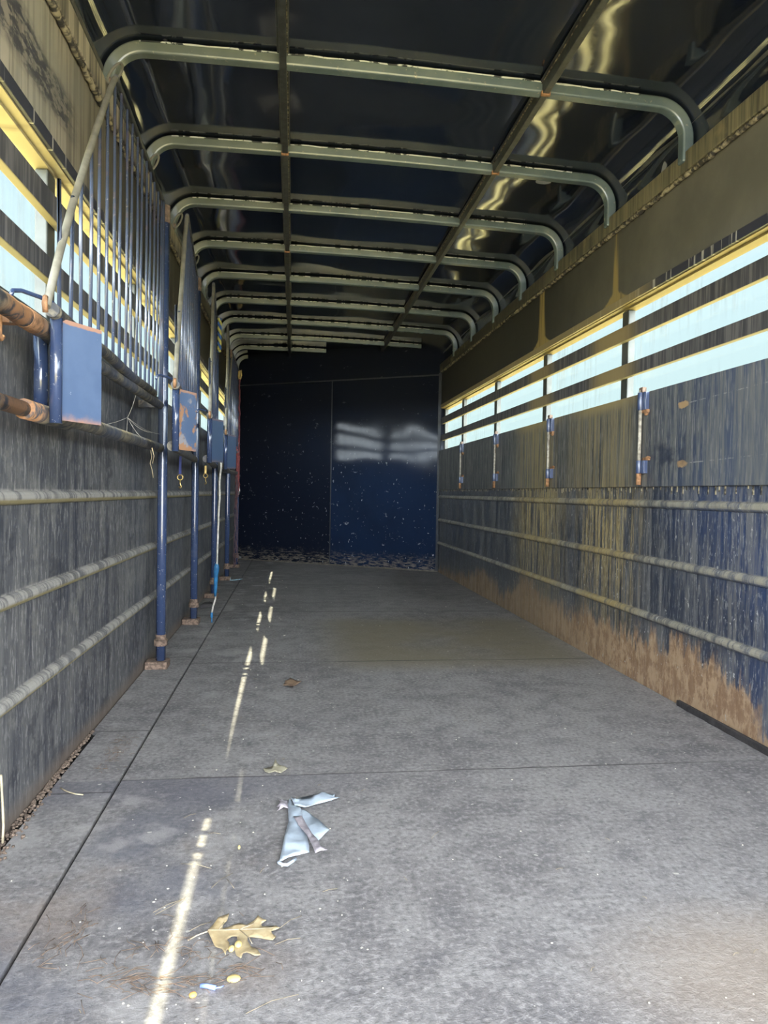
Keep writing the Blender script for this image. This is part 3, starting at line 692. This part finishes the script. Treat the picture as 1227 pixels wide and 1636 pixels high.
# tie rings on the left ledge
def tie_ring():
    r = empty('tie_ring'); P = []
    for k in range(20):
        a = 2*math.pi*k/20; P.append((.024+.017*math.cos(a)+.014*math.sin(a), .012*math.sin(a), .052+.042*math.sin(a)))
    m = MB(); m.tube(P, .0045, 8, closed=True); m.build('loop', M['tan_tube'], r)
    m = MB(); m.tube([(0, 0, 0), (.004, 0, .02), (.01, 0, .035)], .008, 8); m.build('weld_stub', M['dkrust'], r); return r
t0 = tie_ring()
for k, (y, lab) in enumerate(((2.55, 'large dusty tie ring on the left ledge, before the nearest full roof bow'), (3.21, 'second tie ring on the left ledge, at the second bow'), (3.87, 'third tie ring on the left ledge, at the third bow'), (4.53, 'fourth tie ring on the left ledge, small and dark'))):
    o = t0 if k == 0 else copy_tree(t0); o.location = (A+.012, y, 2.141); tag(o, lab, 'ring', 'tie rings on the left ledge')

# ------------------------------------------------------------------ right side: latch rods
def latch():
    r = empty('latch_post')     # origin on the wall panel face
    m = MB(); m.tube([(-.018, 0, .862), (-.018, 0, 1.262)], .0075, 12); m.build('rod', M['rod'], r)
    bk = []
    for z0, z1 in ((1.175, 1.25), (.905, .96)):
        m = MB(); m.tube([(-.018, 0, z0), (-.018, 0, z1)], .0125, 14); m.box((-.016, -.042, z0), (0, -.004, z1)); m.tube([(-.010, -.030, z0), (-.010, -.030, z1)], .009, 10); bk.append(m.build('bracket', M['bracket'], r, .001))
    m = MB(); m.tube([(-.018, 0, .856), (-.018, 0, .905)], .0105, 12); m.build('rusty_foot', M['rust'], r)
    m = MB(); m.box((-.014, -.046, 1.162), (0, -.006, 1.176)); m.ball((-.006, -.03, 1.160), (.008, .014, .010)); m.build('rust_weld', M['rust'], bk[0])
    m = MB(); m.box((-.010, -.062, .960), (0, -.010, .972)); m.ball((-.005, -.05, .970), (.006, .024, .008)); m.build('rust_weld', M['rust'], bk[1])
    m = MB(); m.box((-.022, -.022, 1.25), (-.002, .010, 1.272)); m.build('cap_lug', M['dkrust'], r, .003)
    return r
l0 = latch()
for k, (y, lab) in enumerate(((2.93, 'nearest upright latch rod with bright blue brackets on the right wall'), (4.045, 'second upright latch rod on the right wall, by the tan streaks'), (5.17, 'third upright latch rod on the right wall'), (6.26, 'farthest thin latch rod on the right wall'))):
    o = l0 if k == 0 else copy_tree(l0); o.location = (B-.016, y, 0); tag(o, lab, 'latch', 'latch rods on the right wall')

# black rubber strip at the foot of the right wall
m = MB(); n = 30; v = []
pts = [(1.482+.004*noise.noise(Vector((i*.4, 0, 0))), 2.60-.62*i/n) for i in range(n+1)]
m.prism(pts+[(1.4985, q[1]) for q in reversed(pts)], .0, .022); tag(m.build('rubber_strip', M['rubber'], None, .003), 'black rubber strip lying along the foot of the right wall', 'strip')

# ------------------------------------------------------------------ ropes and cords
def wiggle(a, b, n, amp, seed):
    a, b = Vector(a), Vector(b)
    return [a.lerp(b, i/n)+Vector((amp*noise.noise(Vector((i*.5, seed, 0))), amp*noise.noise(Vector((0, i*.5, seed))), 0)) for i in range(n+1)]
r = empty('hanging_cord', (-.41, 4.16, .95))
def rr(P, o): return [Vector(p)-Vector(o.location) for p in P]
m = MB(); m.tube(rr(wiggle((-.408, 4.17, .985), (-.440, 4.33, .345), 14, .006, 1)+[(-.452, 4.39, .15), (-.468, 4.41, .10), (-.476, 4.42, .06)], r), .0055, 8); m.build('cord', M['white'], r)
m = MB(); m.tube(rr([(-.440, 4.33, .37), (-.441, 4.335, .345), (-.446, 4.35, .30), (-.450, 4.37, .21), (-.452, 4.38, .17)], r), .0085, 10, rfn=lambda i: [1.1, 1.9, 1.5, 1.1, .9][i]); m.build('blue_tape_wrap', M['bluetape'], r)
m = MB(); m.tube(rr([(-.476, 4.42, .065), (-.476, 4.42, .035)], r), .008, 8); m.tube(rr([(-.476, 4.42, .035), (-.474, 4.42, .003)], r), .004, 8); m.build('teal_tip', M['bluetape'], r)
tag(r, 'white cord with blue tape hanging from a divider rail to the floor', 'cord')

r = empty('lead_rope', (-.555, 7.50, 2.0))
m = MB()
m.tube(rr(wiggle((-.555, 7.5, 1.96), (-.552, 7.5, .95), 30, .012, 4), r), .008, 8, rfn=lambda i: 1+.25*math.sin(i*2.1))
m.build('dark_hanging_rope', plain('dark_red_rope', (.12, .03, .035), .85), r)
m = MB()
for k in range(4): m.tube(rr(wiggle((-.572+.008*k, 7.45, 1.25-.03*k), (-.574+.009*k, 7.45, .62+.06*k), 16, .015, 9+k), r), .006, 6)
m.build('red_loops', M['redrope'], r)
m = MB()
for k in range(4): m.tube(rr(wiggle((-.578+.008*k, 7.43, 1.0-.03*k), (-.588+.012*k, 7.43, .02+.02*k), 22, .02, 20+k), r), .0035, 6)
m.build('thin_cord', plain('grey_red_cord', (.11, .07, .08), .8), r)
m = MB(); m.tube(rr([(-.556, 7.5, 1.94), (-.565, 7.5, 1.97), (-.560, 7.5, 2.02), (-.545, 7.5, 2.03), (-.54, 7.5, 1.98), (-.552, 7.5, 1.94)], r), .010, 8); m.build('yellow_hook', plain('yellow_hook', (.55, .40, .14), .6), r)
m = MB(); m.tube(rr([(-.545, 7.48, .86), (-.54, 7.48, .80), (-.548, 7.48, .76), (-.553, 7.48, .82), (-.545, 7.48, .86)], r), .004, 6); m.build('snap', M['steel'], r)
tag(r, 'bundle of red and grey ropes hanging in the far left corner', 'rope')

r = empty('striped_rope', (-.545, 5.33, 2.04))
A1, B1 = MB(), MB(); n = 48
for q in range(2):
    P = [Vector((.004+.007*math.cos(i*.45+q*math.pi), .007*math.sin(i*.45+q*math.pi), -.24*i/n)) for i in range(n+1)]
    (A1 if q else B1).tube(P, .009, 8)
A1.build('yellow_strand', M['stryel'], r); B1.build('blue_strand', M['strblu'], r)
tag(r, 'short blue and yellow twisted rope at the top of the third divider', 'rope')

for (x, y, z, L, lab) in ((-.548, 3.62, .965, .09, 'brass snap hook on a dark blue strap, between the first two posts'), (-.542, 4.60, .955, .05, 'small brass snap hook hanging right of the second post')):
    r = empty('snap_hook', (x, y, z)); m = MB(); m.box((-.006, -.002, -L), (.006, .002, .0)); m.build('strap', M['strapblue'] if L > .06 else M['brass'], r)
    m = MB(); m.tube([(.013*math.cos(a*math.pi/8), 0, -L-.013+.013*math.sin(a*math.pi/8)) for a in range(16)], .0028, 6, closed=True)
    m.tube([(0, 0, -L-.026), (0, 0, -L-.045), (.006, 0, -L-.058), (0, 0, -L-.068), (-.005, 0, -L-.058)], .0028, 6); m.build('hook', M['brass'], r)
    tag(r, lab, 'hook', 'snap hooks hanging from the lower rails')

m = MB(); m.tube(wiggle((-.545, 6.56, .02), (-.545, 6.54, .006), 5, .002, 3)+[Vector((-.545+.0+.10*u, 6.52+.10*u*u, .004)) for u in (0, .2, .4, .6, .8, 1)], .0035, 6)
tag(m.build('baling_twine', M['twine']), 'pale blue twine on the floor by the fourth post', 'twine')
m = MB(); P = [(-.545, 2.86, .95), (-.54, 2.86, .925), (-.546, 2.862, .90), (-.538, 2.86, .875), (-.534, 2.86, .845)]
m.tube(P, .002, 6); m.tube([(-.540, 2.865, .96), (-.532, 2.865, .93), (-.538, 2.865, .90)], .0018, 6); tag(m.build('loose_string', M['straw']), 'frayed tan string hanging below the rail before the second plate', 'string')
# cobweb strands
m = MB(); C = Vector((-.600, 2.72, 1.06))
for k, e in enumerate([(-.648, 2.35, 1.0), (-.56, 2.7, 1.17), (-.55, 2.78, .985), (-.575, 3.22, 1.04), (-.60, 2.7, .99), (-.548, 2.9, 1.02)]):
    e = Vector(e); m.tube([C.lerp(e, i/6)+Vector((0, 0, -.012*math.sin(math.pi*i/6))) for i in range(7)], .0009, 5)
tag(m.build('cobweb', M['web']), 'dusty cobweb strands between the rails and the left wall', 'cobweb', kind='stuff')

# ------------------------------------------------------------------ things on the floor
def flat_leaf(name, outline, mat, lab, lift=.004, curl=.010, hole=None, origin=None, stalk=None, vein=None):
    """thin leaf of real thickness, filled from its outline and gently curled"""
    import bmesh
    bm = bmesh.new(); cx = sum(p[0] for p in outline)/len(outline); cy = sum(p[1] for p in outline)/len(outline)
    loops = [outline]+([hole] if hole else []); edges = []
    for lp in loops:
        vs_ = [bm.verts.new((p[0]-cx, p[1]-cy, 0)) for p in lp]
        for i in range(len(vs_)): edges.append(bm.edges.new((vs_[i], vs_[(i+1) % len(vs_)])))
    bmesh.ops.triangle_fill(bm, use_beauty=True, use_dissolve=False, edges=edges)
    for _ in range(2): bmesh.ops.subdivide_edges(bm, edges=[e for e in bm.edges if e.calc_length() > .008], cuts=1)
    bmesh.ops.triangulate(bm, faces=bm.faces)
    R = max(math.hypot(p[0]-cx, p[1]-cy) for p in outline)
    for v in bm.verts:
        d = math.hypot(v.co.x, v.co.y)/R; v.co.z = lift+curl*d*d+.003*noise.noise(Vector((v.co.x*40, v.co.y*40, 2)))
        v.co.z = max(v.co.z, .0012)
    bmesh.ops.recalc_face_normals(bm, faces=bm.faces)
    me = bpy.data.meshes.new(name); bm.to_mesh(me); bm.free(); me.materials.append(mat)
    for p in me.polygons: p.use_smooth = True
    o = bpy.data.objects.new(name, me); COL.objects.link(o); s = o.modifiers.new('t', 'SOLIDIFY'); s.thickness = .0006
    r = o
    if stalk or vein:
        r = empty(name, (cx, cy, 0)); o.name = 'blade'; o.parent = r; m = MB()
        o_l = Vector((cx, cy, 0))
        if stalk: m.tube([Vector(p)-o_l for p in stalk], .0013, 6); m.build('stalk', M['vein'], r)
        if vein:
            m2 = MB()
            for vv in vein: m2.tube([Vector((p[0], p[1], lift+.0012+curl*(math.hypot(p[0]-cx, p[1]-cy)/R)**2))-o_l for p in vv], .0007, 5)
            m2.build('vein', M['vein'], o)
        r.name = name
    else: o.location = (cx, cy, 0)
    if stalk or vein: pass
    tag(r, lab, 'leaf', 'dry leaves on the floor'); return r
LEAF = [(-0.141, 1.3019), (-0.1259, 1.3365), (-0.1072, 1.3506), (-0.1095, 1.3292), (-0.1152, 1.32), (-0.1163, 1.309), (-0.1007, 1.3144), (-0.0866, 1.3228), (-0.0729, 1.3158), (-0.0603, 1.3287), (-0.0533, 1.3395), (-0.047, 1.3317), (-0.0375, 1.3251), (-0.0465, 1.3188), (-0.0444, 1.3089), (-0.0195, 1.305), (-0.0127, 1.2961), (-0.02, 1.2928), (-0.0281, 1.2908), (-0.0255, 1.2838), (-0.0188, 1.2765), (-0.0242, 1.2665), (-0.0447, 1.2778), (-0.0693, 1.2855), (-0.0685, 1.2722), (-0.0595, 1.2533), (-0.0494, 1.2422), (-0.0432, 1.2244), (-0.0531, 1.2229), (-0.0678, 1.2354), (-0.0739, 1.2335), (-0.076, 1.2192), (-0.0845, 1.2309), (-0.0888, 1.2461), (-0.0905, 1.2600), (-0.086, 1.2713), (-0.088, 1.2873), (-0.0969, 1.2882), (-0.1042, 1.2797), (-0.1035, 1.2755), (-0.0998, 1.270), (-0.0985, 1.2560), (-0.1, 1.2497), (-0.1025, 1.2425), (-0.103, 1.2315), (-0.1108, 1.2483), (-0.1226, 1.257), (-0.1323, 1.2811), (-0.1388, 1.2963)]
flat_leaf('oak_leaf', LEAF, M['leafa'], 'large tan lobed oak leaf on the near mat, with a pale kernel beside it', .004, .007,
    stalk=[(-.141, 1.3015, .008), (-.150, 1.3005, .006), (-.1591, 1.2983, .004), (-.1738, 1.2891, .0015)],
    vein=[[(-.140, 1.3015), (-.110, 1.3045), (-.080, 1.3060), (-.050, 1.303), (-.022, 1.2995)], [(-.085, 1.3055), (-.066, 1.28), (-.060, 1.262)], [(-.122, 1.303), (-.114, 1.325)], [(-.085, 1.3058), (-.060, 1.319)]])
L2 = [(-0.0731, 2.0665), (-0.0459, 2.0874), (-0.04, 2.1346), (-0.0339, 2.1005), (-0.0125, 2.08), (-0.0036, 2.0655), (-0.0121, 2.0525), (-0.0222, 2.031), (-0.0396, 2.0457), (-0.0563, 2.0293), (-0.067, 2.0435)]
flat_leaf('dry_leaf', L2, M['leafb'], 'small pale crumpled leaf at the joint between the first two mats', .005, .006)
L3 = [(-.030, 2.950), (-.020, 3.010), (.000, 3.040), (.020, 3.020), (.047, 3.000), (.022, 2.960), (.013, 2.905), (.000, 2.915), (-.008, 2.955)]
flat_leaf('dry_leaf', L3, M['leafc'], 'brown curled leaf in the middle of the second mat', .006, .012)

# torn plastic wrapper : folded sheets
def sheet(outline, mat, parent, name, z, bulge, seed, n_sub=3):
    import bmesh
    bm = bmesh.new(); o0 = parent.location
    vs_ = [bm.verts.new((p[0]-o0.x, p[1]-o0.y, 0)) for p in outline]
    ed = [bm.edges.new((vs_[i], vs_[(i+1) % len(vs_)])) for i in range(len(vs_))]
    bmesh.ops.triangle_fill(bm, use_beauty=True, use_dissolve=False, edges=ed)
    for _ in range(n_sub): bmesh.ops.subdivide_edges(bm, edges=[e for e in bm.edges if e.calc_length() > .007], cuts=1)
    bmesh.ops.triangulate(bm, faces=bm.faces)
    bnd = {v for e in bm.edges if e.is_boundary for v in e.verts}
    for v in bm.verts:
        w = noise.noise(Vector((v.co.x*38, v.co.y*22, seed))); w2 = noise.noise(Vector((v.co.x*110, v.co.y*70, seed+5)))
        v.co.z = z+(bulge*(.5+.8*w)+(.0038*w2))*(0.35 if v in bnd else 1)
        v.co.z = max(v.co.z, .001)
    me = bpy.data.meshes.new(name); bm.to_mesh(me); bm.free(); me.materials.append(mat)
    for p in me.polygons: p.use_smooth = True
    o = bpy.data.objects.new(name, me); COL.objects.link(o); o.parent = parent; s = o.modifiers.new('t', 'SOLIDIFY'); s.thickness = .0006
bag = empty('plastic_wrapper', (.035, 1.70, 0))
sheet([(0.0394, 1.7919), (0.0569, 1.7616), (0.0966, 1.6807), (0.0659, 1.6238), (0.0459, 1.6609), (0.0200, 1.7147), (0.0151, 1.7921)], M['plastic'], bag, 'right_fold', .004, .008, 2)
sheet([(0.0027, 1.851), (0.033, 1.7837), (0.0366, 1.7247), (0.0474, 1.6028), (0.0467, 1.57), (-0.0012, 1.5506), (-0.018, 1.5342), (-0.0076, 1.6538), (0.0003, 1.727), (-0.0018, 1.8223)], M['plastic'], bag, 'left_fold', .007, .009, 5)
sheet([(0.0058, 1.8544), (0.0183, 1.8423), (0.0919, 1.8749), (0.1201, 1.8634), (0.1180, 1.8480), (0.1314, 1.8399), (0.0394, 1.7919), (0.0151, 1.8066)], M['plastic'], bag, 'upper_strip', .010, .008, 8)
sheet([(0.012, 1.7325), (0.0326, 1.7307), (0.0539, 1.6423), (0.0669, 1.6123), (0.0714, 1.584), (0.0866, 1.561), (0.0700, 1.557), (0.0595, 1.5503), (0.0451, 1.6257), (0.0234, 1.6872)], M['plasticb'], bag, 'twisted_tail', .016, .006, 11)
sheet([(-0.0272, 1.8572), (-0.012, 1.850), (-0.0036, 1.8478), (-0.0001, 1.7939), (-0.0120, 1.803), (-0.0183, 1.7955), (-0.0286, 1.7826), (-0.022, 1.802), (-0.0323, 1.8107), (-0.0217, 1.8169), (-.0205, 1.838)], M['plasticb'], bag, 'torn_tuft', .006, .012, 14)
m = MB(); m.tube([(x-.035, y-1.70, z) for x, y, z in ((-.0205, 1.5395, .006), (-.018, 1.528, .010), (-.011, 1.5215, .009), (-.001, 1.5235, .007), (.009, 1.536, .007), (.0172, 1.5495, .006))], .0035, 8); m.build('rolled_cuff', M['plastic'], bag)
tag(bag, 'torn pale blue plastic wrapper crumpled on the near mat', 'wrapper')

for k, (x, y, rx, ry, lab) in enumerate(((-.0948, 1.2535, .0055, .0075, 'left pale yellow kernel in the notch of the oak leaf'), (-.0833, 1.2565, .0065, .0085, 'right, rounder kernel lying on the oak leaf notch'), (-.0847, 1.175, .0115, .0085, 'largest pale yellow kernel, alone below the oak leaf'), (-.108, 1.615, .0032, .0042, 'tiny pale kernel above the oak leaf'))):
    m = MB(); m.ball((0, 0, 0), (rx, ry, .0045), 14, 8); o = m.build('corn_kernel', M['corn']); o.location = (x, y, .0045 if k != 1 else .010); tag(o, lab, 'kernel', 'pale kernels on the near mat')
m = MB(); m.tube([(-.136, 1.1638, .004), (-.124, 1.160, .005), (-.112, 1.156, .004)], .0035, 10); m.tube([(-.112, 1.156, .004), (-.104, 1.158, .003), (-.0997, 1.1634, .002)], .0012, 6)
tag(m.build('plastic_scrap', M['bluebit']), 'tiny bright blue plastic scrap on the near mat', 'scrap')
m = MB(); m.ball((0, 0, 0), (.0065, .006, .004), 8, 6); o = m.build('orange_crumb', M['orange']); o.location = (-.1455, 1.1435, .004); tag(o, 'small orange crumb beside the blue plastic scrap', 'crumb')

def sticks(name, items, mat, lab, cat, r=.0009):
    m = MB()
    for (x0, y0, x1, y1, bend) in items:
        a = Vector((x0, y0, .003)); b = Vector((x1, y1, .0025)); mid = (a+b)/2+Vector((-(b-a).y, (b-a).x, 0))*bend+Vector((0, 0, .002)); m.tube([a, mid, b], r, 5)
    o = m.build(name, mat); tag(o, lab, cat, kind='stuff'); return o
rn = random.Random(3)
S = [(-.2266, 1.5571, -.1599, 1.5321, .05), (-.2504, 1.3797, -.2003, 1.4211, .03), (-.245, 1.372, -.198, 1.424, -.05), (-.2524, 1.7768, -.2263, 1.7996, 0), (-.156, 1.6863, -.1845, 1.6918, 0), (-.174, 1.3151, -.1387, 1.3397, .02), (-.012, 1.3085, .0273, 1.343, .05),
     (-.1514, 1.4546, -.1136, 1.5094, .05), (-.1241, 1.4865, -.1058, 1.4503, 0), (-.0567, 1.5041, -.0481, 1.528, 0), (-.02, 1.26, .025, 1.275, .05), (.33, 1.62, .355, 1.655, 0), (-.06, 1.095, .02, 1.13, .05), (-.10, 1.02, -.05, 1.03, .05), (.07, 1.42, .10, 1.43, 0)]
for k in range(34):
    x = rn.uniform(-.42, 1.2); y = rn.uniform(1.1, 3.4); a = rn.uniform(0, 6.3); L = rn.uniform(.006, .020); S.append((x, y, x+L*math.cos(a), y+L*math.sin(a), rn.uniform(-.1, .1)))
sticks('straw_bits', S, M['straw'], 'scattered short straw bits on the mats', 'straw', .0005)
S = []
for k in range(70):
    u = rn.random(); x = -.33+.27*u+rn.gauss(0, .012); y = 1.185+.012*math.sin(u*9)+rn.gauss(0, .012); a = rn.gauss(0, .4); L = rn.uniform(.015, .05); S.append((x, y, x+L*math.cos(a), y+L*math.sin(a), rn.uniform(-.15, .15)))
for k in range(40):
    x = -.385+rn.gauss(0, .02); y = 1.31+rn.gauss(0, .04); a = rn.uniform(.6, 2.2); L = rn.uniform(.012, .04); S.append((x, y, x+L*math.cos(a), y+L*math.sin(a), rn.uniform(-.2, .2)))
for k in range(50):
    x = -.20+rn.gauss(0, .10); y = 1.25+rn.gauss(0, .05); a = rn.uniform(0, 6.3); L = rn.uniform(.01, .05); S.append((x, y, x+L*math.cos(a), y+L*math.sin(a), rn.uniform(-.2, .2)))
for k in range(60):
    y = rn.gauss(2.27, .08); x = -.52+rn.gauss(0, .022); a = rn.uniform(0, 6.3); L = rn.uniform(.008, .025); S.append((x, y, x+L*math.cos(a), y+L*math.sin(a), .1))
sticks('pine_needles', S, M['needle'], 'brown pine needles and chaff drifted on the near left of the floor', 'needles', .0005)
m = MB()
for k in range(260):
    x = rn.uniform(-.62, 1.45) if rn.random() < .5 else rn.gauss(-.15, .16); y = 1.05+5.5*rn.random()**1.8; x = min(1.45, max(-.6, x)); r_ = rn.uniform(.0009, .0022)*(1+.12*(y-1)); m.ball((x, y, r_*.5), (r_*rn.uniform(.7, 1.6), r_, r_*.5), 6, 4)
tag(m.build('pale_crumbs', M['crumb']), 'tiny pale crumbs sprinkled over the rubber mats', 'crumbs', kind='stuff')
m = MB()
for k in range(900):
    y = rn.uniform(.9, 2.45); w = .028*max(.15, 1-(y-1.0)/1.6); x = A+.003+abs(rn.gauss(0, w)); r_ = rn.uniform(.002, .006); m.ball((min(x, A+.09), y, r_*.4), (r_, r_*1.2, r_*.7), 5, 3)
tag(m.build('soil_crumbs', M['soil']), 'brown soil and chaff along the foot of the left wall', 'soil', kind='stuff')
m = MB(); m.tube([(-.602, 1.985, .003), (-.578, 1.955, .006), (-.55, 1.935, .006), (-.53, 1.935, .003)], .0018, 6); tag(m.build('twig', M['twig']), 'thin pale curved twig on the strip mat by the left wall', 'twig')
m = MB(); m.tube([(-.640, 1.69, .155), (-.638, 1.695, .09), (-.634, 1.69, .04), (-.632, 1.68, .004)], .0028, 6); tag(m.build('stick', M['twig']), 'thin brown stick leaning on the left wall at the picture edge', 'stick')
m = MB(); m.box((-.60, 5.02, 0), (-.55, 5.14, .02)); m.prism([(-.61, 4.96), (-.53, 5.0), (-.56, 5.10), (-.60, 5.06)], .0, .03); tag(m.build('dark_clod', M['rubber'], None, .006), 'dark lump of rubber beside the left wall behind the second post', 'scrap')
